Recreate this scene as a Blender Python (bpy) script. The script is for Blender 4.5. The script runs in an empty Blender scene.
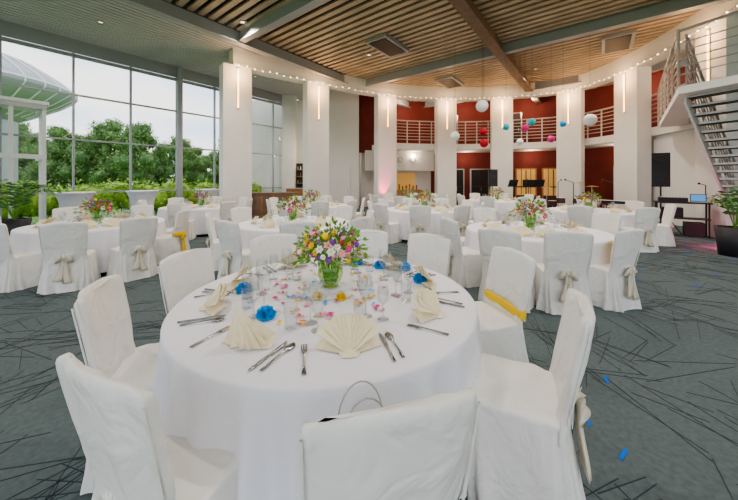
import bpy, math, random
from mathutils import Vector, Matrix, noise
random.seed(7)
R=random.random
def U(a,b): return a+(b-a)*R()
S=bpy.context.scene
try:
    S.view_settings.view_transform='AgX'; S.view_settings.look='AgX - Medium High Contrast'
except Exception as ex: print(ex)
COL=S.collection
# ---------------------------------------------------------------- materials
def mat(name,col,rough=.7,metal=0,emis=None,es=0,var=0.0,vscale=8,bump=0,bscale=60,spec=.4,sheen=0,col2=None,bd=.02):
    m=bpy.data.materials.new(name); m.use_nodes=True
    nt=m.node_tree; b=nt.nodes['Principled BSDF']
    c=(*col,1)
    b.inputs['Base Color'].default_value=c
    b.inputs['Roughness'].default_value=rough
    b.inputs['Metallic'].default_value=metal
    b.inputs['Specular IOR Level'].default_value=spec
    if sheen: b.inputs['Sheen Weight'].default_value=sheen
    if emis:
        b.inputs['Emission Color'].default_value=(*emis,1); b.inputs['Emission Strength'].default_value=es
    tc=nt.nodes.new('ShaderNodeTexCoord')
    if var>0 or col2:
        n=nt.nodes.new('ShaderNodeTexNoise'); n.inputs['Scale'].default_value=vscale; n.inputs['Detail'].default_value=4
        nt.links.new(tc.outputs['Object'],n.inputs['Vector'])
        r=nt.nodes.new('ShaderNodeValToRGB')
        r.color_ramp.elements[0].position=.3; r.color_ramp.elements[1].position=.7
        r.color_ramp.elements[0].color=tuple(x*(1-var) for x in col)+(1,)
        r.color_ramp.elements[1].color=(*(col2 if col2 else tuple(min(1,x*(1+var)) for x in col)),1)
        nt.links.new(n.outputs['Fac'],r.inputs['Fac']); nt.links.new(r.outputs['Color'],b.inputs['Base Color'])
    if bump>0:
        n2=nt.nodes.new('ShaderNodeTexNoise'); n2.inputs['Scale'].default_value=bscale; n2.inputs['Detail'].default_value=3
        n2.inputs['Distortion'].default_value=.8
        nt.links.new(tc.outputs['Object'],n2.inputs['Vector'])
        bp=nt.nodes.new('ShaderNodeBump'); bp.inputs['Strength'].default_value=bump; bp.inputs['Distance'].default_value=bd
        nt.links.new(n2.outputs['Fac'],bp.inputs['Height']); nt.links.new(bp.outputs['Normal'],b.inputs['Normal'])
    return m
def glassmat(name,tint=(1,1,1),k=.12,edge=.75):
    m=bpy.data.materials.new(name); m.use_nodes=True; nt=m.node_tree
    for x in list(nt.nodes): nt.nodes.remove(x)
    o=nt.nodes.new('ShaderNodeOutputMaterial'); t=nt.nodes.new('ShaderNodeBsdfTransparent'); g=nt.nodes.new('ShaderNodeBsdfGlossy')
    t.inputs['Color'].default_value=(*tint,1); g.inputs['Roughness'].default_value=.03
    lw=nt.nodes.new('ShaderNodeLayerWeight'); lw.inputs['Blend'].default_value=.35
    mp=nt.nodes.new('ShaderNodeMapRange'); mp.inputs['To Min'].default_value=k*.3; mp.inputs['To Max'].default_value=edge
    mx=nt.nodes.new('ShaderNodeMixShader')
    nt.links.new(lw.outputs['Facing'],mp.inputs['Value']); nt.links.new(mp.outputs['Result'],mx.inputs['Fac'])
    nt.links.new(t.outputs[0],mx.inputs[1]); nt.links.new(g.outputs[0],mx.inputs[2]); nt.links.new(mx.outputs[0],o.inputs['Surface'])
    return m
M={}
M['cloth']=mat('tablecloth_white',(.77,.77,.83),.85,bump=.35,bscale=6,sheen=.1,bd=.035)
M['cover']=mat('chair_cover_fabric',(.755,.74,.71),.85,bump=.6,bscale=4.5,sheen=.1,bd=.06)
M['sash']=mat('cream_sash',(.70,.64,.52),.7,bump=.2,bscale=30)
M['ysash']=mat('yellow_sash',(.85,.58,.03),.7)
M['napkin']=mat('cream_napkin',(.82,.73,.52),.8,bump=.2,bscale=40)
M['steel']=mat('cutlery_steel',(.42,.42,.42),.22,1)
M['glass']=glassmat('clear_glass',(.93,.95,.955),.2,.6)
M['vase']=glassmat('green_glass_vase',(.75,.9,.45),.2,.6)
M['pane']=glassmat('window_glass',(.99,1,.99),.03,.2)
M['white']=mat('white_plaster',(.76,.74,.71),.8,var=.03,vscale=2)
M['whitew']=mat('white_wall_paint',(.74,.72,.69),.8,var=.03,vscale=1)
M['red']=mat('maroon_wall',(.18,.029,.021),.7,var=.12,vscale=1.5)
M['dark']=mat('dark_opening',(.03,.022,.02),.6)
M['door']=mat('door_brown',(.08,.035,.028),.5,var=.2,vscale=4)
M['frame']=mat('window_frame_grey',(.36,.38,.40),.5,.2)
M['vest']=mat('white_frame',(.72,.74,.75),.5)
M['slatL']=mat('ceiling_slat_grey',(.54,.535,.56),.6,var=.06,vscale=1)
M['slatR']=mat('ceiling_slat_wood',(.52,.40,.29),.55,var=.15,vscale=1.2)
M['above']=mat('ceiling_void',(.075,.06,.05),.9)
M['aboveL']=mat('ceiling_void_grey',(.15,.15,.16),.9)
M['beam']=mat('steel_beam_grey',(.36,.37,.39),.5,.1)
M['bwood']=mat('timber_beam',(.20,.13,.09),.6,var=.2,vscale=3)
M['rail']=mat('railing_metal',(.50,.48,.46),.35,.8)
M['railw']=mat('railing_painted',(.58,.55,.52),.5,.1)
M['black']=mat('black_plastic',(.02,.02,.022),.5)
M['grille']=mat('speaker_grille',(.035,.035,.04),.7,bump=.5,bscale=300)
M['strip']=mat('lamp_strip_warm',(1,.7,.4),.5,emis=(1,.50,.16),es=6)
M['bulb']=mat('string_light_bulb',(1,.85,.6),.5,emis=(1,.8,.5),es=8)
M['spotl']=mat('added_light_lens',(1,.9,.8),.5,emis=(1,.85,.65),es=3)  # glowing face for the added ceiling fill fixtures
M['screen']=mat('laptop_screen',(.1,.3,.6),.4,emis=(.2,.5,1),es=.4)
M['leaf']=mat('foliage_green',(.13,.30,.06),.6,var=.35,vscale=3,col2=(.28,.46,.10))
M['leaf2']=mat('foliage_dark',(.06,.17,.05),.6,var=.3,vscale=2,col2=(.13,.30,.09))
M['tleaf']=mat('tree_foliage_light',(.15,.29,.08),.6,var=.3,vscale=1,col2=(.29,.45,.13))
M['tleaf2']=mat('tree_foliage_dark',(.08,.18,.06),.6,var=.3,vscale=1,col2=(.15,.27,.09))  # darker green, mixed at random into leaves and used for clump cores
M['hedge']=mat('hedge_green',(.24,.46,.05),.6,var=.3,vscale=1.5,col2=(.44,.65,.09))
M['bark']=mat('bark',(.12,.09,.06),.9)
M['grass']=mat('grass',(.15,.32,.07),.9,var=.3,vscale=.6)
M['stem']=mat('stem_green',(.14,.33,.04),.5)
M['counter']=mat('counter_wood',(.42,.19,.07),.45,var=.2,vscale=5)
M['roof']=mat('canopy_roof_metal',(.36,.38,.41),.4,.3)
M['yellowlit']=mat('lit_recess',(.8,.5,.15),.6,emis=(1,.55,.18),es=.18)  # yellow light of the openings put into colour and a weak glow
M['amber']=mat('bottle_amber',(.35,.14,.04),.25)
M['gbot']=mat('bottle_green',(.05,.2,.08),.25)
M['lantern']=mat('paper_lantern_white',(.85,.85,.85),.8)
M['pot']=mat('planter_black',(.03,.03,.035),.5)
M['soil']=mat('soil',(.05,.035,.02),.95)
for k,c in dict(pk=(.70,.05,.25),lp=(.85,.38,.50),ye=(.85,.62,.03),wh=(.85,.85,.78),pu=(.25,.06,.40),rd=(.55,.02,.04),bl=(.03,.42,.85),org=(.9,.36,.04),teal=(.05,.5,.6)).items():
    M[k]=mat('petal_'+{'pk':'pink','lp':'rose','ye':'yellow','wh':'white','pu':'purple','rd':'red','bl':'blue','org':'orange','teal':'teal'}[k],c,.6)
# ---------------------------------------------------------------- mesh builder
class MB:
    def __init__(s): s.v=[];s.f=[];s.m=[];s.sm=[];s.mats=[]
    def mi(s,k):
        if k not in s.mats: s.mats.append(k)
        return s.mats.index(k)
    def add(s,vs,fs,k,smooth=False):
        o=len(s.v); s.v+= [tuple(x) for x in vs]; i=s.mi(k)
        for f in fs: s.f.append(tuple(o+j for j in f)); s.m.append(i); s.sm.append(smooth)
    def box(s,c,d,k,rz=0,Mx=None):
        hx,hy,hz=d[0]/2,d[1]/2,d[2]/2
        vs=[Vector((x,y,z)) for z in(-hz,hz) for x,y in((-hx,-hy),(hx,-hy),(hx,hy),(-hx,hy))]
        Rm=Mx if Mx else Matrix.Rotation(rz,3,'Z')
        vs=[Rm@v+Vector(c) for v in vs]
        s.add(vs,[(3,2,1,0),(4,5,6,7),(0,1,5,4),(1,2,6,5),(2,3,7,6),(3,0,4,7)],k)
    def cyl(s,p0,p1,r0,k,r1=None,n=12,cap=True,smooth=True):
        if r1 is None:r1=r0
        p0=Vector(p0);p1=Vector(p1);d=(p1-p0)
        if d.length<1e-6:return
        q=d.to_track_quat('Z','Y').to_matrix()
        vs=[]
        for p,r in((p0,r0),(p1,r1)):
            for i in range(n):
                a=2*math.pi*i/n; vs.append(q@Vector((r*math.cos(a),r*math.sin(a),0))+p)
        s.add(vs,[(i,(i+1)%n,n+(i+1)%n,n+i) for i in range(n)],k,smooth)
        if cap: s.add(vs,[tuple(range(n-1,-1,-1)),tuple(range(n,2*n))],k)
    def lathe(s,pr,n,k,c=(0,0,0),smooth=True):
        vs=[]
        for r,z in pr:
            for i in range(n):
                a=2*math.pi*i/n; vs.append((c[0]+r*math.cos(a),c[1]+r*math.sin(a),c[2]+z))
        fs=[(j*n+i,j*n+(i+1)%n,(j+1)*n+(i+1)%n,(j+1)*n+i) for j in range(len(pr)-1) for i in range(n)]
        s.add(vs,fs,k,smooth)
    def sph(s,c,r,k,n=12,m=8,sc=(1,1,1),jit=0):
        vs=[];
        for j in range(m+1):
            t=math.pi*j/m
            for i in range(n):
                a=2*math.pi*i/n; q=r*(1+jit*(R()-.5))
                vs.append((c[0]+q*sc[0]*math.sin(t)*math.cos(a),c[1]+q*sc[1]*math.sin(t)*math.sin(a),c[2]+q*sc[2]*math.cos(t)))
        s.add(vs,[(j*n+i,(j+1)*n+i,(j+1)*n+(i+1)%n,j*n+(i+1)%n) for j in range(m) for i in range(n)],k,True)
    def tube(s,pts,r,k,n=8):
        for a,b in zip(pts[:-1],pts[1:]): s.cyl(a,b,r,k,n=n,cap=False)
    def rings(s,rg,k,capb=False,capt=True,smooth=True):
        n=len(rg[0]);vs=[p for r in rg for p in r]
        fs=[(j*n+i,j*n+(i+1)%n,(j+1)*n+(i+1)%n,(j+1)*n+i) for j in range(len(rg)-1) for i in range(n)]
        if capt: fs.append(tuple((len(rg)-1)*n+i for i in range(n)))
        if capb: fs.append(tuple(range(n-1,-1,-1)))
        s.add(vs,fs,k,smooth)
    def mesh(s,name):
        me=bpy.data.meshes.new(name); me.from_pydata(s.v,[],s.f)
        for k in s.mats: me.materials.append(M[k])
        me.polygons.foreach_set('material_index',s.m); me.polygons.foreach_set('use_smooth',s.sm)
        me.update(); return me
    def obj(s,name,loc=(0,0,0),rz=0,parent=None):
        return inst(s.mesh(name),name,loc,rz,parent=parent)
def inst(me,name,loc=(0,0,0),rz=0,sc=1,parent=None):
    o=bpy.data.objects.new(name,me); COL.objects.link(o); o.location=loc; o.rotation_euler=(0,0,rz); o.scale=(sc,sc,sc)
    if parent: o.parent=parent
    return o
# ---------------------------------------------------------------- camera
cam=bpy.data.cameras.new('camera'); co=bpy.data.objects.new('camera',cam); COL.objects.link(co)
co.location=(0,0,1.6); co.rotation_euler=(math.pi/2,0,0)
cam.sensor_width=36; cam.lens=300/738*36; cam.shift_y=-70/738; cam.clip_start=.05; cam.clip_end=300
S.camera=co
# ---------------------------------------------------------------- world
w=bpy.data.worlds.new('sky_world'); S.world=w; w.use_nodes=True; nt=w.node_tree
bg=nt.nodes['Background']; tc=nt.nodes.new('ShaderNodeTexCoord')
mp=nt.nodes.new('ShaderNodeMapping'); mp.inputs['Scale'].default_value=(2,2,7)
nz=nt.nodes.new('ShaderNodeTexNoise'); nz.inputs['Scale'].default_value=1.6; nz.inputs['Detail'].default_value=6
rp=nt.nodes.new('ShaderNodeValToRGB'); e=rp.color_ramp.elements
e[0].position=.35; e[0].color=(.62,.76,.96,1); e[1].position=.58; e[1].color=(1,.97,.95,1)
nt.links.new(tc.outputs['Generated'],mp.inputs['Vector']); nt.links.new(mp.outputs[0],nz.inputs['Vector'])
nt.links.new(nz.outputs['Fac'],rp.inputs['Fac']); nt.links.new(rp.outputs['Color'],bg.inputs['Color'])
bg.inputs['Strength'].default_value=2.0
# ---------------------------------------------------------------- frames of reference
u=Vector((.61,.7924,0)).normalized(); n=Vector((.7924,-.61,0)).normalized()
def P(a,b,z=0): return Vector((n.x*a+u.x*b,n.y*a+u.y*b,z))
angU=math.atan2(u.y,u.x)
GA=-14.9
# floor
fl=MB(); g0=P(GA,-12); g1=P(GA,13)
fl.add([(g0.x,g0.y,0),(16,-5,0),(20,22,0),(g1.x,g1.y+4,0),(g1.x,g1.y,0)],[(0,1,2,3,4)],'white')
M['carpet']=mat('carpet_petrol',(.120,.150,.156),.95,var=.14,vscale=30,bump=.3,bscale=400,spec=.1)
fl.mats=['carpet']
floor=fl.obj('floor')
M['cline']=mat('carpet_line_dark',(.052,.068,.072),.95,spec=.1)
M['cblue']=mat('carpet_line_blue',(.02,.16,.65),.9,spec=.1)
cl=MB()
for i in range(2700):
    x=U(-9,11);y=U(.3,13)
    a=U(0,math.pi); L=U(.3,1.1)
    k=random.choice([1,1,2,2,3])
    for j in range(k):
        aa=a+U(-.2,.2); xx=x+U(-.14,.14); yy=y+U(-.14,.14)
        cl.box((xx,yy,.0015),(L*U(.6,1.1),.0042,.002),'cline',aa)
for i in range(190):
    cl.box((U(-9,11),U(.5,11),.002),(U(.08,.16),.020,.0025),'cblue',U(0,3.1))
cl.obj('carpet_line_pattern',parent=floor)
gr=MB(); gr.add([(-90,-60,-.12),(60,-60,-.12),(60,120,-.12),(-90,120,-.12)],[(0,1,2,3)],'grass'); gr.obj('ground_outside')
# ---------------------------------------------------------------- ring spline
CP=[(-8.0,9.0),(-5.2,11.7),(-2.44,13.8),(.86,15.8),(4.2,16.5),(7.15,16.2),(10.0,14.9),(10.6,12.1),(9.95,8.45),(8.4,4.8),(5.5,2)]
def ring(t,off=0,z=0):
    t=max(0,min(8.999,t+1)) ; i=int(t); i=max(1,min(i,len(CP)-3)); f=t-i
    p0,p1,p2,p3=[Vector((*CP[j],0)) for j in(i-1,i,i+1,i+2)]
    p=.5*((2*p1)+(-p0+p2)*f+(2*p0-5*p1+4*p2-p3)*f*f+(-p0+3*p1-3*p2+p3)*f**3)
    d=.5*((-p0+p2)+2*(2*p0-5*p1+4*p2-p3)*f+3*(-p0+3*p1-3*p2+p3)*f*f); d.normalize()
    q=p+Vector((-d.y,d.x,0))*off; q.z=z
    return q,math.atan2(d.y,d.x)
def sweep(mb,t0,t1,o0,o1,z0,z1,k,step=.12):
    N=max(2,int((t1-t0)/step)); rg=[]
    for i in range(N+1):
        t=t0+(t1-t0)*i/N
        rg.append([ring(t,o0,z0)[0],ring(t,o1,z0)[0],ring(t,o1,z1)[0],ring(t,o0,z1)[0]])
    mb.rings(rg,k,True,True,False)
rb=MB(); sweep(rb,-.05,7.9,-.34,.28,5.98,6.08,'white'); sweep(rb,-.05,7.9,-.30,.25,6.08,6.62,'white')
rb.obj('ring_beam')
sl=MB()
for i in range(90):
    p,_=ring(i*7.8/89,-.37,5.97+.03*math.sin(i*1.7)); sl.sph(p,.020,'bulb',6,4)
pts=[ring(i*7.8/119,-.37,6.0)[0] for i in range(120)]; sl.tube(pts,.005,'black',4)
sl.obj('string_lights')
for i in range(8):
    cm=MB(); p,a=ring(i); w_=1.05 if i<6 else 1.1
    cm.box((0,0,2.99),(w_,.55,5.98),'white'); cm.box((0,0,.06),(w_+.03,.58,.12),'whitew')
    cm.box((0,-.30,5.1),(.05,.05,1.5),'strip'); cm.box((0,-.29,5.1),(.09,.03,1.6),'rail')
    o=cm.obj('column',(p.x,p.y,0),a)
mz=MB(); sweep(mz,2.0,7.1,.30,2.8,3.3,3.62,'white'); mz.obj('mezzanine_floor')
rl=MB()
for z in (3.85,4.02,4.19,4.36,4.53,4.70): 
    rl.tube([ring(2.0+5.0*i/80,.42,z)[0] for i in range(81)],.018,'railw',5)
rl.tube([ring(2.0+5.0*i/80,.42,4.88)[0] for i in range(81)],.038,'railw',6)
for i in range(26):
    p,a=ring(2.0+5.0*i/25,.42); rl.box((p.x,p.y,4.24),(.06,.02,1.26),'railw',a)
rl.obj('mezzanine_railing')
wb=MB(); sweep(wb,1.9,7.6,2.8,3.0,3.4,6.7,'red'); wb.obj('wall_back_upper')
wl=MB(); sweep(wl,2.95,5.9,2.3,2.5,0,3.3,'red'); sweep(wl,1.9,2.95,1.6,1.8,2.15,3.3,'whitew'); sweep(wl,1.9,2.95,2.3,2.5,0,3.3,'whitew'); wl.obj('wall_back_lower')
wr=MB(); sweep(wr,5.85,7.1,.45,.65,0,3.3,'whitew')
wr.box((14.0,2.0,3.3),(.2,14,6.6),'whitew'); wr.box((12.6,8.9,3.3),(3,.2,6.6),'whitew'); wr.obj('wall_right')
bs=MB(); sweep(bs,5.85,7.1,.42,.45,0,.1,'vest'); bs.obj('baseboard_right')
for j,t in enumerate((3.35,3.75,4.45,4.75,5.35)):
    d=MB(); p,a=ring(t,2.26)
    warm=(j in(2,3))
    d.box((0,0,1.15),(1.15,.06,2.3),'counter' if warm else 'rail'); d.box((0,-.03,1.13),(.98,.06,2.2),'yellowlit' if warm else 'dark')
    d.box((0,-.07,1.1),(.05,.03,2.2),'door'); d.box((0,-.07,1.2),(1.0,.03,.06),'door'); d.box((.08,-.1,1.05),(.02,.04,.25),'rail')
    if warm:
        d.box((0,-.07,.35),(1.0,.03,.7),'door'); d.box((-.25,-.07,1.5),(.03,.03,1.5),'door'); d.box((.25,-.07,1.5),(.03,.03,1.5),'door')
    d.obj('door_%d'%(j+1),(p.x,p.y,0),a)
for j,t in enumerate((3.3,4.3,5.3,6.3)):
    d=MB(); p,a=ring(t,2.77); d.box((0,0,4.7),(1.0,.05,2.1),'rail'); d.box((0,-.03,4.68),(.86,.05,2.05),'door'); d.box((.3,-.07,4.7),(.03,.04,.2),'rail')
    d.obj('door_%d'%(j+6),(p.x,p.y,0),a)
for t in(2.2,2.4,2.6):
    pm=MB(); pm.cyl((0,0,0),(0,-.03,0),.17,'rail',n=24); pm.cyl((0,-.03,0),(0,-.04,0),.10,'whitew',n=24)
    p,a=ring(t,1.59,2.8); pm.obj('wall_plate_decoration',p,a)
hm=MB(); p,a=ring(2.5,2.25); hm.box((0,0,1.5),(1.5,.06,1.1),'yellowlit'); hm.box((0,-.35,.5),(2.0,.6,1.0),'counter')
for i in range(8): hm.cyl((-.8+i*.22,-.3,1.0),(-.8+i*.22,-.3,1.25+.05*(i%3)),.04,'amber',n=8)
hm.obj('serving_hatch',p,a)
bw=MB()
bw.box((-1.45,17.0,3.3),(1.75,.3,6.6),'whitew'); bw.box((-3.6,18.9,3.3),(7.5,.2,6.6),'whitew'); bw.box((-.3,17.6,4.9),(1.2,.2,3.4),'red')
bw.box((-4.75,17.9,3.3),(.75,.5,6.6),'white'); bw.obj('wall_back_left')
dd=MB(); dd.box((0,0,1.1),(.9,.06,2.2),'vest'); dd.box((0,-.03,1.1),(.78,.05,2.1),'whitew'); dd.box((.3,-.07,1.05),(.03,.05,.16),'rail'); dd.obj('door_10',(-1.5,16.82,0))
bar=MB(); bar.box((0,0,1.3),(2.6,.35,2.6),'dark')
for i,z in enumerate((1.0,1.4,1.8,2.2)):
    bar.box((0,-.2,z),(2.4,.25,.04),'counter')
    for k in range(15): bar.cyl((-1.12+k*.16,-.22,z+.02),(-1.12+k*.16,-.22,z+.2+.06*R()),.035,random.choice(['amber','gbot','wh','rail']),.02,n=8)
bar.box((0,-.9,.55),(2.8,.5,1.1),'counter'); bar.box((0,-.9,1.12),(2.9,.6,.05),'rail')
bar.obj('bar_with_bottles',(-3.3,18.2,0))
bu=MB(); bu.box((0,0,.5),(2.0,.7,.98),'counter'); bu.box((0,0,1.01),(2.1,.8,.05),'bwood'); 
for i in range(4): bu.box((-.75+i*.5,-.36,.5),(.44,.02,.84),'bwood')
bu.obj('buffet_counter',(-4.3,13.6,0),.25)
# ---------------------------------------------------------------- glass wall
gl=MB()
ms=[-14.45,-12.8,-11.15,-9.5,-7.85,-6.2,-4.55,-2.9,-1.25,.4,2.05,3.7,5.35,7.0,8.65,10.3,11.6]
for b in ms: p=P(GA,b,3.1); gl.box(p,(.06,.12,6.2),'frame',angU)
for z,h in((.08,.16),(1.15,.05),(3.05,.06),(4.65,.06),(6.05,.12),(6.4,.5)):
    p=P(GA,-1.45,z); gl.box(p,(26.2,.10,h),'frame',angU)
gl.obj('window_frame_left')
for i in range(len(ms)-1):
    g=MB(); a,b=ms[i]+.04,ms[i+1]-.04
    g.add([P(GA,a,.16),P(GA,b,.16),P(GA,b,6.0),P(GA,a,6.0)],[(0,1,2,3)],'pane'); g.obj('window_%d'%(i+1))
rc=MB(); p=P(GA+.35,5.35); rc.cyl((p.x,p.y,0),(p.x,p.y,6.55),.11,'beam',n=20); rc.obj('steel_column')
vb=MB(); a0=GA+1.5
for b in(-1.6,-.5,.55,1.2): vb.box(P(a0,b,1.9),(.09,.09,3.8),'vest',angU)
for a in(GA+.5,GA+1.0): vb.box(P(a,1.2,1.9),(.05,.07,3.8),'vest',angU)
for z in(.1,2.3,3.8): 
    vb.box(P(a0,-.2,z),(2.9,.12,.13),'vest',angU); vb.box(P(GA+.75,1.2,z),(.12,1.5,.13),'vest',angU)
vb.box(P(GA+.75,-.2,3.92),(3.0,1.7,.1),'vest',angU)
vb.box(P(a0+.06,.1,1.15),(.03,.04,.5),'black',angU)
vb.add([P(a0,-1.6,.1),P(a0,1.2,.1),P(a0,1.2,3.8),P(a0,-1.6,3.8)],[(0,1,2,3)],'pane')
vb.obj('entrance_vestibule')
# ---------------------------------------------------------------- ceiling
YC=-4.4
ce=MB(); cz=6.64
a=GA
while a<-9.8:
    b0=(YC+.61*a)/.7924; b1=14.5
    ce.box(P(a,(b0+b1)/2,cz),(b1-b0,.13,.05),'slatL',angU); a+=.20
def ext(b):
    lo=-9.6; hi=min((.7924*b-YC)/.61,(14-.61*b)/.7924); return lo,hi
b=-10.0
while b<21:
    lo,hi=ext(b)
    if hi>lo+.3: ce.box(P((lo+hi)/2,b,cz),(.17,hi-lo,.06),'slatR',angU)
    b+=.30
ce.add([P(GA-.4,-15,cz+.14),P(-9.7,-12,cz+.14),P(-9.7,21,cz+.14),P(GA-.4,21,cz+.14)],[(0,1,2,3)],'aboveL')
q0=P(-9.7,(YC-.61*9.7)/.7924,cz+.14); 
ce.add([q0,(14.1,YC,cz+.14),(16,24,cz+.14),P(-9.7,24,cz+.14)],[(0,1,2,3)],'above')
ce.obj('ceiling')
bm=MB()
def beamU(a,k,z=6.42,w_=.24,h=.36,b1=21):
    b0=(YC+.61*a)/.7924; bm.box(P(a,(b0+b1)/2,z),(b1-b0,w_*.4,h),k,angU); bm.box(P(a,(b0+b1)/2,z-h/2),(b1-b0,w_,.05),k,angU)
def beamN(b,k,z=6.44,w_=.22,h=.34):
    lo,hi=ext(b); bm.box(P((lo+hi)/2,b,z),(w_*.4,hi-lo,h),k,angU); bm.box(P((lo+hi)/2,b,z-h/2),(w_,hi-lo,.04),k,angU)
beamU(-9.7,'beam'); beamU(-2.9,'bwood',w_=.34,h=.44); beamU(3.9,'bwood'); beamN(5.4,'beam'); beamN(11.8,'beam'); beamN(17.5,'beam')
bm.obj('ceiling_beam')
for (a,b) in((-6.2,9.2),(-6,14.5),(.5,14)):
    h=MB(); h.box((0,0,0),(1.6,.9,.12),'beam'); h.box((0,0,-.05),(1.4,.7,.06),'dark'); h.obj('ceiling_vent',P(a,b,6.54),angU)
def lamp(kind,name,loc,pw,col=(1,.91,.80),size=.15,rot=None,spot=2.4):
    l=bpy.data.lights.new(name,kind); l.energy=pw; l.color=col; l.shadow_soft_size=size
    if kind=='SPOT': l.spot_size=spot; l.spot_blend=.8
    o=bpy.data.objects.new(name,l); COL.objects.link(o); o.location=loc
    if rot: o.rotation_euler=rot
    return o
for (x,y,pw) in((-4,9.5,480),(0,8,480),(0,12,480),(4,7.5,480),(4,12,480),(7.5,10,520),(7.5,13.5,430),(-8.5,9.5,380),(-5.5,14.5,430),(-2.5,3.5,340),(2.5,3.5,400),(-6.5,3.5,360),(7,3,480),(0,-1,160)):
    f=MB(); f.lathe([(.11,.09),(.11,.0),(.09,-.01),(.08,.03),(0,.03)],16,'rail'); f.cyl((0,0,.028),(0,0,.03),.07,'spotl',n=16); f.obj('added_light_housing',(x,y,6.58))  # flush disc made up to house an added fill spot
    lamp('SPOT','added_fill_spot',(x,y,6.55),pw,size=.10)  # spot added to brighten the hall, no known fixture here
for t in(2.6,3.5,4.5,5.4): 
    p,_=ring(t,1.5,3.0); lamp('POINT','under_mezzanine_lamp',p,26,(1,.78,.58),.12)
for t in(2.5,3.5,4.5,5.5,6.5):
    p,_=ring(t,1.6,6.0); lamp('POINT','mezzanine_lamp',p,60,(1,.80,.60),.12)
for t in range(8):
    p,_=ring(t,-.75,5.6); lamp('POINT','column_uplight',p,40,(1,.62,.33),.06)
lamp('POINT','bar_lamp',(-3.3,17.2,3.2),60,(1,.8,.55),.1)
p,_=ring(1.9,-.75,.3); lamp('SPOT','pink_uplight',p,260,(1,.05,.2),.05,(math.radians(160),math.radians(-4),0),.8)
lamp('POINT','pink_uplight',(8.3,6.95,.25),25,(1,.05,.25),.05)
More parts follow.
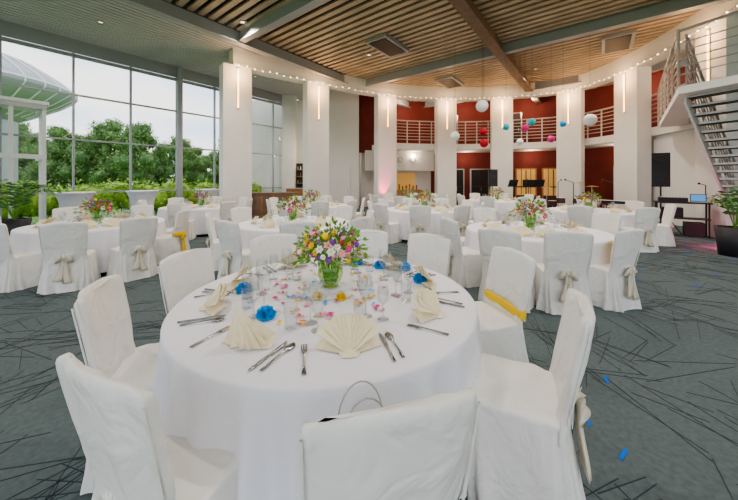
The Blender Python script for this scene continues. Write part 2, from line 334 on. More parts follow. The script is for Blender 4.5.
# ---------------------------------------------------------------- chair
def chair_mesh(sashk,seed=0):
    c=MB(); N=120; sd_=Vector((seed*3.1,seed*1.7,0))
    def se(a,e):
        ca,sa=math.cos(a),math.sin(a)
        return math.copysign(abs(ca)**(2/e),ca),math.copysign(abs(sa)**(2/e),sa)
    def W(x,y,z,am=.006,f=5): return am*noise.noise(Vector((x*f,y*f,z*f*.5))+sd_)
    rg=[]
    lev=[0,.03,.07,.12,.17,.22,.27,.32,.37,.41,.44,.458,.468]
    for z in lev:
        t=1-z/.468; r=[]
        hx=.240+.05*t**1.2; hy=.236+.06*t**1.2; yc=.212-.01*t
        for i in range(N):
            a=2*math.pi*i/N; x,y=se(a,6.5-3.0*t)
            f=.5*math.sin(9*a+1+seed)+.5*math.sin(14*a+2.3+seed*2)+.4*math.sin(22*a)
            f=f if f<0 else f*1.2
            k=1+ .095*f*t**.9
            r.append((x*hx*k+W(x,y,z,.012),yc+y*hy*k+W(y,x,z,.012),z+.004+(.004*f if z==0 else 0)))
        rg.append(r)
    for s_,z in((.985,.478),(.95,.485),(.8,.487),(.5,.484),(.2,.482)):
        r=[]
        for i in range(N):
            a=2*math.pi*i/N; x,y=se(a,6.5); r.append((x*.240*s_,.212+y*.236*s_,z+W(x*s_,y*s_,0,.014,3)))
        rg.append(r)
    c.rings(rg,'cover',False,True)
    rg=[]; M2=72
    zs=[.40,.45,.49,.53,.57,.62,.68,.74,.80,.86,.91,.95,.975,.988,.995,.998]
    for j,z in enumerate(zs):
        hw=.236+.020*(z-.4)/.6 - .016*math.exp(-((z-.54)/.05)**2); th=.025
        if j>=12: hw-=(.001,.004,.009,.020)[j-12]; th*=(.92,.7,.4,.12)[j-12]
        r=[]
        for i in range(M2):
            a=2*math.pi*i/M2; x,y=se(a,4.5)
            yc=-.10*max(0,(z-.45))/.55
            curve=-.034*(1-x*x)
            cr=.016*abs(x)**4*max(0,(z-.75)/.25)
            wr=W(x,y,z*2,.018,2.6)+.007*math.sin(9*x+seed)*max(0,1-(z-.4)/.35)
            r.append((x*hw,yc+curve+y*th+wr+.015,z-cr+.004*math.cos(x*3)))
        rg.append(r)
    c.rings(rg,'cover',False,True)
    # side seams of the cover
    for sg in(-1,1):
        c.tube([(sg*(.238+.018*(z-.4)/.6-.014*math.exp(-((z-.54)/.05)**2)),-.10*max(0,(z-.45))/.55-.005,z) for z in(.5,.54,.6,.7,.8,.9,.95)],.0045,'cover',6)
    yl=sashk!='sash'
    if yl:
        rg=[]
        for z,o in((.505,.0),(.52,.008),(.55,.010),(.575,.008),(.59,.0)):
            r=[]
            for i in range(M2):
                a=2*math.pi*i/M2; x,y=se(a,4)
                r.append((x*(.232+o),-.015-.034*(1-x*x)+y*(.031+o)+.012,z+.010*math.sin(2*a)+(-.02 if y<-.2 else 0)*(1-x*x)))
            rg.append(r)
        c.rings(rg,sashk,False,False)
    y0=-.070; zk=.50
    for i in range(10):
        a=math.pi*(.15+.7*i/9)*(1 if i%2 else -1); L=U(.09,.16)
        c.cyl((.01*math.cos(a),y0+.012,zk+.01*math.sin(a)),(L*math.cos(a),-.045,zk+L*math.sin(a)*.9),.009,'cover',.002,n=6,cap=False)
    c.sph((0,y0-.006,zk),.026,sashk,10,8,(1,.9,1.2),.15)
    for sg in(-1,1):
        rr=[]
        for i in range(9):
            s=i/8; wd=.010+.040*math.sin(s*math.pi*.9)
            cx=sg*(.012+.085*s); cz=zk-.060*s*s; cy=y0-.008
            q=.024*math.sin(s*3.14)
            rr.append([(cx,cy-q-.004,cz-wd),(cx+.006*sg,cy-q*.9,cz-wd*.4),(cx+.008*sg,cy-q*1.8-.004,cz),(cx,cy-q*.9,cz+wd*.4),(cx,cy-q-.004,cz+wd),(cx,cy+.006,cz)])
        c.rings(rr,sashk,True,True)
        rr=[]
        for i in range(9):
            s=i/8; wd=.012+.042*s; cx=sg*(.008+.036*s)+.008*math.sin(s*6+sg); cz=zk-.01-.32*s-(.04 if sg>0 else 0)*s; cy=y0-.010-.026*s+.006*math.sin(5*s)
            rr.append([(cx-wd,cy,cz),(cx-wd*.3,cy-.016,cz),(cx+wd*.3,cy+.002,cz),(cx+wd,cy-.012,cz),(cx+wd*.3,cy+.010,cz),(cx-wd*.3,cy+.004,cz)])
        c.rings(rr,sashk,True,True)
    for x in(-.19,.19):
        for y in(.02,.40): c.cyl((x,y,0),(x,y,.44),.014,'rail',n=8)
    return c.mesh('dining_chair')
CMS=[chair_mesh('sash',s) for s in(0,1,2)]; CY=chair_mesh('ysash',4)
def chair(x,y,tx,ty,me=None,jit=0,sh=0):
    d=math.atan2(ty-y,tx-x); v=Vector((math.cos(d),math.sin(d)))*sh
    return inst(me or random.choice(CMS),'dining_chair',(x+v.x,y+v.y,0),d-math.pi/2+jit)
# ---------------------------------------------------------------- tables
def table_mesh(r,zt,zb,N,seed,flare=.05,amp=.05):
    t=MB(); rg=[]
    rnd=random.Random(seed); cs=[]; a=0
    while a<2*math.pi: cs.append((a,rnd.uniform(.5,1.1),rnd.uniform(.04,.075))); a+=rnd.uniform(.17,.34)
    def F(a):
        v=0
        for c0,h,wd in cs:
            d=(a-c0+math.pi)%(2*math.pi)-math.pi
            v+=h*math.exp(-(d/wd)**2)
        return v-.35
    Fv=[F(2*math.pi*i/N) for i in range(N)]
    for k in range(18,-1,-1):
        s=k/18; rr=[]
        for i in range(N):
            a=2*math.pi*i/N+.015*math.sin(5*s+seed)*s; q=Fv[i]
            rad=r+.010+flare*s**.9+amp*q*min(1,s*1.15)**.75
            z=zt-.012-(zt-zb)*s
            if s==1: z+=.012*q
            rr.append((rad*math.cos(a),rad*math.sin(a),z))
        rg.append(rr)
    for f,z in((1.004,-.004),(.995,0),(.95,.001),(.6,.001),(.2,.001)):
        rg.append([(r*f*math.cos(2*math.pi*i/N),r*f*math.sin(2*math.pi*i/N),zt+z) for i in range(N)])
    t.rings(rg,'cloth',False,True)
    t.cyl((0,0,0),(0,0,.7),.06,'black',n=12); t.cyl((0,0,0),(0,0,.04),.4,'black',n=24)
    return t.mesh('banquet_table')
TBL=table_mesh(1.06,.77,.08,360,3); TBF=table_mesh(1.02,.77,.10,640,11,.04,.11)
def bouquet_mesh(full=True):
    b=MB()
    def petalflower(c,nrm,r,k,np_=6,cup=.4):
        q=Vector(nrm).to_track_quat('Z','Y').to_matrix(); c=Vector(c)
        for ly in range(2):
            rr=r*(1-.35*ly)
            for i in range(np_):
                a=2*math.pi*(i+.5*ly)/np_
                def pt(rad,ang,z): return q@Vector((rad*math.cos(ang),rad*math.sin(ang),z))+c
                w_=math.pi/np_*.95
                b.add([pt(0,0,0),pt(rr*.65,a-w_,rr*cup*.6+ly*.004),pt(rr,a,rr*cup+ly*.004),pt(rr*.65,a+w_,rr*cup*.6+ly*.004)],[(0,1,2,3)],k,True)
        b.sph(c+q@Vector((0,0,r*.15)),r*.25,'ye' if k!='ye' else 'org',6,4)
    cc=Vector((0,0,.25))
    cnt=95 if full else 34
    for i in range(cnt):
        th=math.acos(1-1.25*(i+.5)/cnt) ; ph=i*2.39996
        d=Vector((math.sin(th)*math.cos(ph),math.sin(th)*math.sin(ph),math.cos(th)))
        rad=U(.13,.215); p=cc+Vector((d.x*rad*1.1,d.y*rad*1.1,d.z*rad*.75))
        k=random.choice(['pk','pk','lp','ye','ye','wh','pu','pu','rd','lp'])
        if R()<.35: b.sph(p,U(.014,.024),k,8,6,jit=.25)
        else: petalflower(p,d,U(.018,.034)*(1 if full else 1.6),k,random.choice([5,6,8]))
    for i in range(620 if full else 170):
        th=math.acos(1-1.45*R()); ph=U(0,6.28); d=Vector((math.sin(th)*math.cos(ph),math.sin(th)*math.sin(ph),math.cos(th)))
        rad=U(.08,.245); p=cc+Vector((d.x*rad*1.05,d.y*rad*1.05,d.z*rad*.78)); L=U(.02,.055)*(1 if full else 1.5)
        dd=(d+Vector((U(-.6,.6),U(-.6,.6),U(-.4,.6)))).normalized(); s=dd.cross(Vector((U(-1,1),U(-1,1),U(-1,1)))).normalized()*L*.25
        b.add([p,p+dd*L*.5+s,p+dd*L,p+dd*L*.5-s],[(0,1,2,3)],random.choice(['leaf','stem','stem']),True)
    for i in range(22):
        a=i*2.4; b.cyl((.04*math.cos(a),.04*math.sin(a),.03),(.09*math.cos(a+.5),.09*math.sin(a+.5),.28),.004,'stem',n=5)
    b.lathe([(.0,.003),(.055,.004),(.058,.012),(.05,.02),(.075,.05),(.088,.09),(.085,.13),(.072,.165),(.078,.185)],28,'vase')
    b.sph((0,0,.07),.055,'stem',12,8,(1,1,.7),.2)
    return b.mesh('flower_bouquet')
BQ=bouquet_mesh(True); BQ2=bouquet_mesh(False)
def gl_mesh(kind):
    g=MB()
    if kind=='wine': pr=[(.0,.002),(.036,.003),(.034,.006),(.006,.012),(.004,.03),(.004,.09),(.012,.10),(.03,.12),(.039,.15),(.038,.18),(.031,.225)]
    elif kind=='white': pr=[(.0,.002),(.032,.003),(.03,.006),(.005,.012),(.004,.03),(.004,.075),(.01,.085),(.027,.105),(.031,.13),(.029,.155),(.025,.185)]
    else: pr=[(.0,.008),(.028,.004),(.031,.012),(.033,.12),(.034,.125)]
    g.lathe(pr,24,'glass')
    return g.mesh({'wine':'wine_glass','white':'white_wine_glass','tum':'water_tumbler'}[kind])
GW,GS,GT=gl_mesh('wine'),gl_mesh('white'),gl_mesh('tum')
def napkin_mesh(steep=.45,spread=2.1,L=.19):
    g=MB()
    for ly in range(3):
        NP=16; l=L*(1-.16*ly); vs=[(0,-.07,.004+ly*.004)]; sp=spread*(1-.22*ly)
        row1=[];row2=[]
        for i in range(NP+1):
            a=math.pi/2-sp/2+sp*i/NP; zz=(.014 if i%2 else 0)+ly*.022
            el=steep*(1-.5*abs(i/NP-.5)*2)
            for row,f in((row1,.5),(row2,1.0)):
                d=l*f*(1+.05*math.cos((i/NP-.5)*math.pi))
                row.append((d*math.cos(a)*math.cos(el*.4),-.07+d*math.sin(a)*math.cos(el),.006+d*math.sin(el)+zz*f))
        vs+=row1+row2; n1=NP+1
        fs=[(0,1+i,2+i) for i in range(NP)]+[(1+i,1+n1+i,2+n1+i,2+i) for i in range(NP)]
        g.add(vs,fs,'napkin',False)
    g.add([(-.035,-.085,.003),(.035,-.085,.003),(.075,.03,.006),(-.075,.03,.006),(0,-.05,.03)],[(0,1,4),(1,2,4),(2,3,4),(3,0,4),(0,3,2,1)],'napkin')
    for sg in(-1,1):
        g.add([(0,-.07,.004),(sg*.155,.0,.004),(sg*.10,.08,.05*1.0),(sg*.03,.02,.012)],[(0,1,2,3)],'napkin')
    return g.mesh('folded_napkin')
NK=napkin_mesh(.7,2.1,.175)
def napkin_cone():
    g=MB(); rg=[]
    for j in range(7):
        s=j/6; r=[]
        for i in range(28):
            a=2*math.pi*i/28; q=(1-s)**.85*(.09+.018*(1 if i%2 else -1)*(1-s))
            r.append((q*math.cos(a)*1.1-.03*s,q*math.sin(a)*.7-.05*s,.003+.185*s))
        rg.append(r)
    g.rings(rg,'napkin',False,True,False)
    for sg in(-1,1):
        g.add([(sg*.02,-.06,.003),(sg*.13,-.03,.003),(sg*.12,.04,.035),(sg*.05,-.03,.13)],[(0,1,2,3)],'napkin')
    return g.mesh('folded_napkin')
NK2=napkin_cone()
def cut_mesh(kind):
    g=MB()
    if kind=='knife':
        g.rings([[(x-w_,y,.002),(x+w_,y,.002),(x+w_*.8,y,.008),(x-w_*.8,y,.008)] for y,w_,x in((-.11,.006,0),(-.06,.007,0),(0,.005,0),(.01,.009,.002),(.07,.010,.002),(.10,.007,0),(.115,.002,-.003))],'steel',True,True)
    elif kind=='spoon':
        g.rings([[(-w_,y,.002+h),(w_,y,.002+h),(w_,y,.005+h),(-w_,y,.005+h)] for y,w_,h in((-.10,.008,0),(-.03,.004,.004),(.04,.004,.006),(.05,.014,.003),(.075,.02,.0),(.095,.016,.001),(.108,.004,.004))],'steel',True,True)
    else:
        g.rings([[(-w_,y,.002+h),(w_,y,.002+h),(w_,y,.005+h),(-w_,y,.005+h)] for y,w_,h in((-.10,.009,0),(-.03,.004,.004),(.03,.004,.006),(.045,.012,.004),(.06,.013,.003))],'steel',True,True)
        for x in(-.011,-.0037,.0037,.011): g.box((x,.083,.006),(.0035,.05,.003),'steel')
    return g.mesh(kind)
KN,SP,FK=cut_mesh('knife'),cut_mesh('spoon'),cut_mesh('fork')
SC=1.12
def setting(cx,cy,ang,full=True,nk=None,rn=.76,z=.772):
    d=Vector((math.cos(ang),math.sin(ang),0)); c=Vector((cx,cy,z)); rz=ang+math.pi/2
    inst(nk or NK,'folded_napkin',c+d*rn,rz+U(-.25,.25),1.08)
    f=-d; right=Vector((f.y,-f.x,0))
    if full:
        inst(FK,'fork',c+d*(rn+.05)-right*.22,rz+U(-.05,.05),SC)
        inst(KN,'knife',c+d*(rn+.05)+right*.18,rz+U(-.05,.05),SC)
        inst(SP,'spoon',c+d*(rn+.04)+right*.225,rz+U(-.04,.04),SC)
    inst(GW,'wine_glass',c+d*(rn-.30)+right*.16,0,SC)
    if full: inst(GS,'white_wine_glass',c+d*(rn-.24)+right*.25,0,SC)
    inst(GT,'water_tumbler',c+d*(rn-.20)+right*.10,0,SC)
FX,FY=-.29,2.22
inst(TBF,'banquet_table',(FX,FY,0))
fg=[(.08,.80),(1.08,1.50),(1.25,2.58),(.68,3.32),(-.02,3.62),(-1.05,3.3),(-1.55,2.52),(-1.60,1.75),(-.88,.95)]
for i,(x,y) in enumerate(fg): 
    chair(x,y,FX,FY,CY if i==2 else CMS[i%3],sh=.11)
    a=math.atan2(y-FY,x-FX); setting(FX,FY,a,True,NK2 if i==8 else NK)
inst(BQ,'flower_bouquet',(-.30,2.34,.772),0,1.12)
def pom(k,r=.05):
    g=MB()
    for i in range(60):
        d=Vector((U(-1,1),U(-1,1),U(0,1))).normalized(); s=d.cross(Vector((U(-1,1),U(-1,1),U(-1,1)))).normalized()*r*.35; q=s.cross(d)*.6
        c0=Vector((0,0,.01)); g.add([c0+d*r*.15,c0+d*r*.7+s,c0+d*r+q,c0+d*r*.7-s],[(0,1,2,3)],k,True)
    g.lathe([(0,.0),(r*.8,.002),(r*.6,.02),(0,.03)],10,k)
    return g.mesh('paper_flower')
PB=pom('bl',.065); PY=pom('ye',.040)
for px,py in((266,318),(244,292),(357,264),(380,268),(420,282),(405,270)):
    Y=249/(py-180); inst(PB,'paper_flower',((px-369)*Y/300,Y,.772),U(0,6))
for px,py in((341,300),(317,299)):
    Y=249/(py-180); inst(PY,'paper_flower',((px-369)*Y/300,Y,.772),U(0,6))
cf=MB()
for i in range(90):
    a=U(0,6.28); r=U(.18,.55)
    x,y=r*math.cos(a),r*math.sin(a); t=U(0,6.28); s_=U(.012,.028); q=Vector((math.cos(t),math.sin(t),0)); w_=Vector((-q.y,q.x,0)); p=Vector((x,y,U(.001,.004)))
    k=random.choice(['lp','pk','ye','ye','org','lp','bl','pk'])
    for sg in(-1,1): cf.add([p,p+q*s_+w_*s_*sg*.7+Vector((0,0,s_*.35)),p+w_*s_*1.3*sg+Vector((0,0,s_*.4)),p-q*s_*.7+w_*s_*.7*sg+Vector((0,0,s_*.3))],[(0,1,2,3)],k,True)
cf.obj('petal_confetti',(FX,FY,.772))
tl=MB(); tl.lathe([(0,.004),(.035,.003),(.038,.01),(.042,.075)],20,'glass'); tl.cyl((0,0,.01),(0,0,.04),.034,'wh',n=16); tl.cyl((0,0,.04),(0,0,.05),.002,'black',n=5)
TL=tl.mesh('tealight_holder')
inst(TL,'tealight_holder',(-.05,2.28,.772)); inst(TL,'tealight_holder',(-.6,2.5,.772))
gb=MB(); gb.box((0,0,.11),(.22,.09,.22),'wh')
for y in(-.045,.045): gb.tube([(.085*math.cos(t),y,.22+.15*math.sin(t)) for t in [math.pi*i/12 for i in range(13)]],.003,'rail',6)
gb.obj('gift_bag',(-.02,1.06,.49),.25)
def ctable(cx,cy,chairs=None,nch=8,a0=0,yel=()):
    inst(TBL,'banquet_table',(cx,cy,0),U(0,6))
    pos=list(chairs or [])
    if nch:
        for i in range(nch):
            a=a0+2*math.pi*i/nch; r=1.5+U(-.05,.1); pos.append((cx+r*math.cos(a),cy+r*math.sin(a)))
    for i,(x,y) in enumerate(pos):
        chair(x,y,cx,cy,CY if i in yel else None,U(-.12,.12),sh=.05)
        setting(cx,cy,math.atan2(y-cy,x-cx),False)
    inst(BQ2,'flower_bouquet',(cx+U(-.1,.1),cy,.772),U(0,6),1.15)
ctable(2.75,5.0,[(2.35,3.56),(1.62,3.72),(3.2,3.72),(1.28,4.7),(1.5,5.85),(2.5,6.5),(3.6,6.3),(4.25,5.4)],0,yel=())
ctable(-5.2,5.75,[(-4.35,4.29),(-3.72,4.85),(-5.35,4.3),(-3.75,6.0),(-4.3,7.0),(-5.5,7.25),(-6.6,6.6),(-6.75,5.3),(-6.3,4.65)],0,yel=(3,))
ctable(-1.45,5.9,[(-2.1,4.5),(-1.05,4.4),(-.15,4.9),(.0,6.0),(-.6,7.1),(-1.7,7.4),(-2.8,6.6),(-2.9,5.5)],0)
ctable(1.55,8.6,None,9,.3)
ctable(-5.3,9.4,None,8,.2)
ctable(-1.8,10.0,None,9,.1)
ctable(6.1,8.2,[(6.16,6.65),(5.0,7.1),(7.4,7.4),(7.6,8.6),(4.6,8.3),(6.9,9.5),(5.5,9.6)],0)
ctable(5.2,12.3,None,8,.2)
ctable(1.6,12.6,None,8,.5)
def hangcloth(loc,rz,L=.35):
    yr=MB(); rr=[]
    rr.append([(-.08,.14,.008),(-.03,.13,.012),(.04,.15,.008),(.09,.14,.01),(.04,.14,.002),(-.03,.14,.002)])
    for i in range(9):
        s=i/8; rr.append([(-.10-.02*s,-.0+.012*math.sin(7*s),.008-L*s),(-.03,-.02*s-.01,.008-L*s),(.04,.01*math.sin(5*s)-.012,.008-L*s),(.11+.02*s,-.02*s,.008-L*s),(.04,.012,.002-L*s),(-.03,.012,.002-L*s)])
    yr.rings(rr,'ysash',True,True); yr.obj('yellow_ribbon_cloth',loc,rz)
hangcloth((3.31,3.90,.775),.47); hangcloth((-6.05,6.55,.86),2.6,.1)
ck=MB(); ck.rings([[(r*math.cos(2*math.pi*i/48)*(1+.04*math.sin(8*2*math.pi*i/48)*(1-z)),r*math.sin(2*math.pi*i/48)*(1+.04*math.sin(8*2*math.pi*i/48)*(1-z)),z) for i in range(48)] for r,z in((.42,.01),(.36,.25),(.33,.6),(.38,.95),(.47,1.17),(.5,1.2),(.48,1.215),(.2,1.216))],'cloth',False,True)
CK=ck.mesh('cocktail_table')
for x,y in((-9.3,9.5),(-8.3,11.0),(-6.9,12.9)): inst(CK,'cocktail_table',(x,y,0))
# ---------------------------------------------------------------- plants
def palm(name,loc,h,spread,nf=16,potr=.25,poth=.45):
    g=MB(); g.lathe([(0,.0),(potr*.8,0),(potr,poth),(potr*.9,poth),(potr*.88,poth-.04),(0,poth-.04)],24,'pot'); g.cyl((0,0,poth-.06),(0,0,poth-.03),potr*.88,'soil',n=20)
    for i in range(nf):
        a=i*2.4; L=spread*U(.7,1.1); up=(h-poth)*U(.65,1.15); pts=[]
        for j in range(9):
            s=j/8; pts.append(Vector((L*s*math.cos(a),L*s*math.sin(a),poth-.05+up*math.sin(min(1,s*1.15)*math.pi*.62))))
        g.tube(pts,.006,'stem',5)
        side=Vector((-math.sin(a),math.cos(a),0))
        for j in range(2,9):
            for sg in(-1,1):
                p=pts[j]; l=.20*spread/.6*(1-.4*abs(j/8-.5)); tip=p+side*sg*l+(pts[j]-pts[j-1]).normalized()*l*.6-Vector((0,0,l*.3)); m=(p+tip)/2; w_=(pts[j]-pts[j-1]).normalized()*.028
                g.add([p,m-w_,tip,m+w_],[(0,1,2,3)],'leaf2' if R()<.8 else 'leaf',True)
    return g.obj(name,loc)
palm('potted_palm',(-9.1,7.7,0),1.55,.75,18,.3,.6)
palm('potted_palm',(7.75,6.35,0),1.45,.45,14,.3,.6)
# ---------------------------------------------------------------- staircase
st=MB(); top=Vector((7.25,6.3,3.62)); dr=Vector((.9,.44,0)).normalized(); sd=Vector((-dr.y,dr.x,0)); ns=20; rise=3.62/ns; run=.185; az=math.atan2(dr.y,dr.x)
for i in range(ns):
    p=top+dr*(run*(i+.5)); p.z=3.62-rise*(i+1)
    st.box(p,(.23,.80,.045),'rail',az); st.box(p-Vector((0,0,.03)),(.21,.78,.02),'black',az)
Ls=run*ns
for sg in(-1,1):
    p0=top+sd*.42*sg-Vector((0,0,.12)); p1=top+sd*.42*sg+dr*Ls; p1.z=.06
    st.rings([[p+Vector((0,0,-.20)),p+Vector((0,0,.12)),p+Vector((0,0,.12))+sd*.04,p+Vector((0,0,-.20))+sd*.04] for p in(p0,p1)],'white',True,True,False)
    for h in(.25,.42,.59,.76,.93): st.cyl(p0+Vector((0,0,h+.1)),p1+Vector((0,0,h+.1)),.014,'rail',n=6)
    st.cyl(p0+Vector((0,0,1.3)),p1+Vector((0,0,1.3)),.030,'rail',n=8)
    for i in range(9):
        q=p0.lerp(p1,i/8); st.box(q+Vector((0,0,.65)),(.05,.02,1.3),'rail',az)
st.obj('staircase')
br=MB(); T0=top.copy(); T0.z=0
L1=T0+sd*.42-dr*.4; L2=T0+sd*.42; L0=T0-sd*.42-dr*.4; L3=T0-sd*.42
B1=Vector((10.25,10.6,0)); B2=Vector((10.9,10.2,0))
poly=[L0,L1,B1,B2,L2,L3]
br.add([(p.x,p.y,3.46) for p in poly]+[(p.x,p.y,3.62) for p in poly],[(5,4,3,2,1,0),(6,7,8,9,10,11)]+[(i,(i+1)%6,6+(i+1)%6,6+i) for i in range(6)],'white')
for A_,B_ in((L1,B1),(L0,L1),(L2,B2),(L0,L3)):
    for h in(.25,.42,.59,.76,.93,1.2): br.cyl((*A_.xy,3.62+h),(*B_.xy,3.62+h),.014 if h<1.1 else .03,'rail',n=6)
for i in range(6):
    q=L1.lerp(B1,i/5); br.box((q.x,q.y,4.24),(.04,.04,1.24),'rail')
br.obj('stair_landing')
# ---------------------------------------------------------------- band equipment
def speaker(loc,rz,h=.75,zb=1.35):
    g=MB(); g.rings([[(-.2,-.17,z),(.2,-.17,z),(.15,.17,z),(-.15,.17,z)] for z in(zb,zb+h)],'black',True,True,False)
    g.box((0,-.175,zb+h/2),(.36,.02,h-.06),'grille'); g.cyl((0,-.186,zb+.24),(0,-.19,zb+.24),.14,'black',n=24); g.box((0,-.188,zb+h-.17),(.22,.01,.14),'black')
    g.cyl((0,0,.1),(0,0,zb),.02,'black',n=8)
    for i in range(3):
        a=i*2.094+.5; g.cyl((0,0,.75),(.5*math.cos(a),.5*math.sin(a),.01),.012,'black',n=6); g.cyl((0,0,.3),(.27*math.cos(a),.27*math.sin(a),.35),.008,'black',n=6)
    g.obj('loudspeaker_on_stand',loc,rz)
speaker((8.75,9.0,0),-.75,1.0,1.4); speaker((5.9,14.3,0),-.3,.8,1.3)
kb=MB(); kb.box((0,0,.8),(1.3,.4,.1),'black')
for i in range(26): kb.box((-.6+i*.048,-.1,.856),(.04,.18,.012),'wh')
for sg in(-1,1): kb.cyl((sg*.4,-.2,0),(-sg*.4,.1,.76),.018,'rail',n=8); kb.cyl((sg*.4,.2,0),(-sg*.4,.2,.76),.018,'rail',n=8)
kb.obj('keyboard_on_stand',(9.0,10.8,0),-1.1)
rk=MB(); rk.box((0,0,.95),(1.15,.5,.04),'black')
for x in(-.52,.52):
    for y in(-.2,.2): rk.cyl((x,y,0),(x,y,.95),.02,'black',n=8)
    rk.cyl((x,-.2,.5),(x,.2,.5),.015,'black',n=6)
rk.box((-.18,0,1.03),(.6,.4,.12),'black'); rk.box((0,0,.5),(1.1,.45,.03),'black'); rk.box((-.2,0,.66),(.45,.4,.28),'black'); rk.box((-.2,-.21,.66),(.4,.02,.22),'grille'); rk.box((.25,0,.2),(.4,.4,.38),'black')
for i in range(8):
    for j in range(3): rk.cyl((-.42+i*.07,-.12+.1*j,1.09),(-.42+i*.07,-.12+.1*j,1.11),.012,'wh',n=8)
rk.box((.35,-.02,.98),(.32,.22,.02),'rail'); rk.box((.35,.1,1.09),(.32,.015,.21),'black'); rk.box((.35,.09,1.09),(.29,.01,.18),'screen')
rk.cyl((.5,.15,.97),(.5,.15,1.45),.01,'black',n=6); rk.cyl((.5,.15,1.45),(.35,0,1.5),.008,'black',n=6); rk.sph((.35,0,1.5),.03,'black',8,6)
rk.tube([(-.5,0,.95),(-.62,.05,.6),(-.6,-.1,.2),(-.8,-.3,.01),(-1.2,-.2,.01)],.01,'black',5)
rk.obj('dj_equipment_table',(9.05,8.70,0),-.7)
dk=MB(); dk.cyl((0,-.25,.3),(0,.25,.3),.28,'rd',n=24); dk.cyl((0,-.26,.3),(0,-.25,.3),.26,'wh',n=24)
for x,y,z,r in((-.3,.1,.75,.16),(.3,.1,.75,.16),(.6,.4,.45,.22),(-.55,.45,.6,.17)): dk.cyl((x,y,z-.12),(x,y,z+.1),r,'door',n=20); dk.cyl((x,y,z+.1),(x,y,z+.11),r*.97,'wh',n=20); dk.cyl((x,y,0),(x,y,z-.1),.012,'rail',n=6)
for x,y,z in((-.8,.2,1.3),(.8,.2,1.35),(.5,.7,1.5)): dk.cyl((x,y,0),(x,y,z),.012,'rail',n=6); dk.lathe([(0,z+.02),(.05,z+.015),(.24,z-.02)],24,'counter',(x,y,0))
dk.obj('drum_kit',(8.3,12.4,0),-.4)
for x,y in((6.9,13.2),(7.7,11.3),(9.5,11.7),(8.7,13.8)):
    g=MB(); g.cyl((0,0,.02),(0,0,1.5),.014,'black',n=6); g.cyl((0,0,1.5),(.15,-.35,1.6),.011,'black',n=6); g.sph((.16,-.37,1.61),.035,'grille',8,6)
    for i in range(3): g.cyl((0,0,.12),(.3*math.cos(i*2.1),.3*math.sin(i*2.1),.01),.009,'black',n=5)
    g.obj('microphone_stand',(x,y,0),U(0,6))
for x,y in((6.75,14.0),(7.4,13.9),(7.9,13.9)):
    g=MB(); g.cyl((0,0,.02),(0,0,1.35),.016,'black',n=6)
    g.box((0,-.03,1.45),(.5,.02,.34),'black',Mx=Matrix.Rotation(-.35,3,'X')); g.box((0,-.10,1.29),(.5,.06,.015),'black'); g.box((0,-.05,1.46),(.42,.01,.28),'wh',Mx=Matrix.Rotation(-.35,3,'X'))
    for i in range(3): g.cyl((0,0,.15),(.3*math.cos(i*2.1),.3*math.sin(i*2.1),.01),.01,'black',n=5)
    g.obj('music_stand',(x,y,0),U(-.5,.5)+3.1)
def hang(name,px,py,Y,r,k,pomp=False):
    X=(px-369)*Y/300; Z=1.6+(180-py)*Y/300; g=MB()
    if pomp: g.sph((0,0,0),r,k,20,14,jit=.35)
    else: g.lathe([(r*math.sin(math.pi*j/24)*(1-.02*(j%2)),r*math.cos(math.pi*j/24)) for j in range(1,24)],24,k)
    g.cyl((0,0,r*.9),(0,0,6.6-Z),.004,'black',n=4); g.obj(name,(X,Y,Z))
hang('paper_lantern',482,106,10,.20,'lantern'); hang('paper_lantern',590,120,10,.20,'lantern'); hang('paper_lantern',455,136,11,.17,'lantern')
hang('paper_pompom',506,127,11,.11,'teal',True); hang('paper_pompom',525,128,11,.12,'pk',True); hang('paper_pompom',532,122,10.5,.12,'teal',True)
hang('paper_pompom',563,124,10,.09,'bl',True); hang('paper_pompom',551,139,11,.12,'pk',True); hang('paper_pompom',483,131,10.5,.12,'rd',True); hang('paper_pompom',484,143,10.6,.14,'rd',True); hang('paper_pompom',520,142,12,.12,'lantern',True)
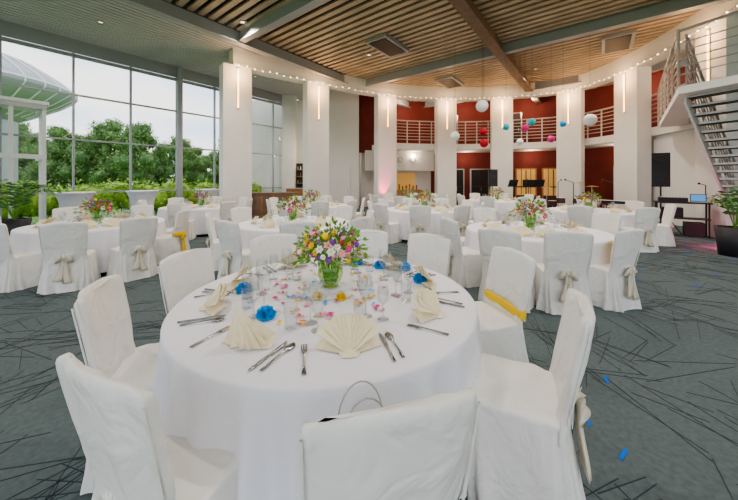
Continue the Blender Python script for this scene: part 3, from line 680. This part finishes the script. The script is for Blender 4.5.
# ---------------------------------------------------------------- outside
def leafball(g,c,r,cnt,k1,k2,ls):
    for i in range(cnt):
        d=Vector((U(-1,1),U(-1,1),U(-1,1)))
        if d.length<.01: continue
        d.normalize(); p=Vector(c)+d*r*U(.6,1.15); a=Vector((U(-1,1),U(-1,1),U(-1,1))).normalized(); b_=a.cross(d+Vector((.01,0,0))).normalized(); l=ls*U(.6,1.3)
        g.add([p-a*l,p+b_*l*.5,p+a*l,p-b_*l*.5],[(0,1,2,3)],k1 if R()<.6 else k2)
def tree_mesh(seed,h=9):
    random.seed(seed); g=MB(); g.cyl((0,0,-.1),(0,0,h*.55),.22,'bark',.1,n=10)
    for i in range(22):
        a=U(0,6.28); rr=U(0,h*.26); z=U(h*.15,h*.92); 
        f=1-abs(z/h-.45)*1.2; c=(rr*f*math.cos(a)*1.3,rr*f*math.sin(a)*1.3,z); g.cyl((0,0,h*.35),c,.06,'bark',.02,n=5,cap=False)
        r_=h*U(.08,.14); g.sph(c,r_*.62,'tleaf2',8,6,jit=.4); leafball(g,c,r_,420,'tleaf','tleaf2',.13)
    return g.mesh('tree')
T=[tree_mesh(1,9),tree_mesh(2,8),tree_mesh(3,10)]
random.seed(21)
for i in range(42):
    ang=i/41; px=-60+ang*420; Y=U(34,54); X=(px-369)*Y/300
    inst(T[i%3],'tree',(X,Y,-.1),U(0,6),U(.5,1.08)*(.70+.3*Y/40))
hm=MB()
for i in range(60):
    b=-6+i*.30; c=P(GA-2.6+U(-.4,.4),b,U(.5,.95)); r_=U(.6,.85); hm.sph(c,r_*.7,'hedge',10,8,jit=.25); leafball(hm,c,r_,230,'hedge','leaf',.09)
hm.obj('hedge')
pv=MB(); pv.lathe([(0,2.4),(1.2,2.25),(3,1.55),(4.4,.6),(5.0,.1),(5.0,-.25),(4.2,-.9),(2.6,-1.9),(2.2,-2.2),(0,-2.2)],64,'roof')
for i in range(32):
    a=2*math.pi*i/32; q=[(r*math.cos(a),r*math.sin(a),z) for r,z in((.3,2.42),(1.2,2.27),(3,1.58),(4.4,.63),(5.02,.1),(5.02,-.25),(4.2,-.93),(2.6,-1.93))]; pv.tube(q,.045,'vest',5)
pv.lathe([(5.06,.12),(5.06,-.02)],64,'vest'); pv.lathe([(2.2,-7.7),(2.2,-2.2)],48,'frame')
pv.obj('round_pavilion',(-25.0,18.5,7.6))
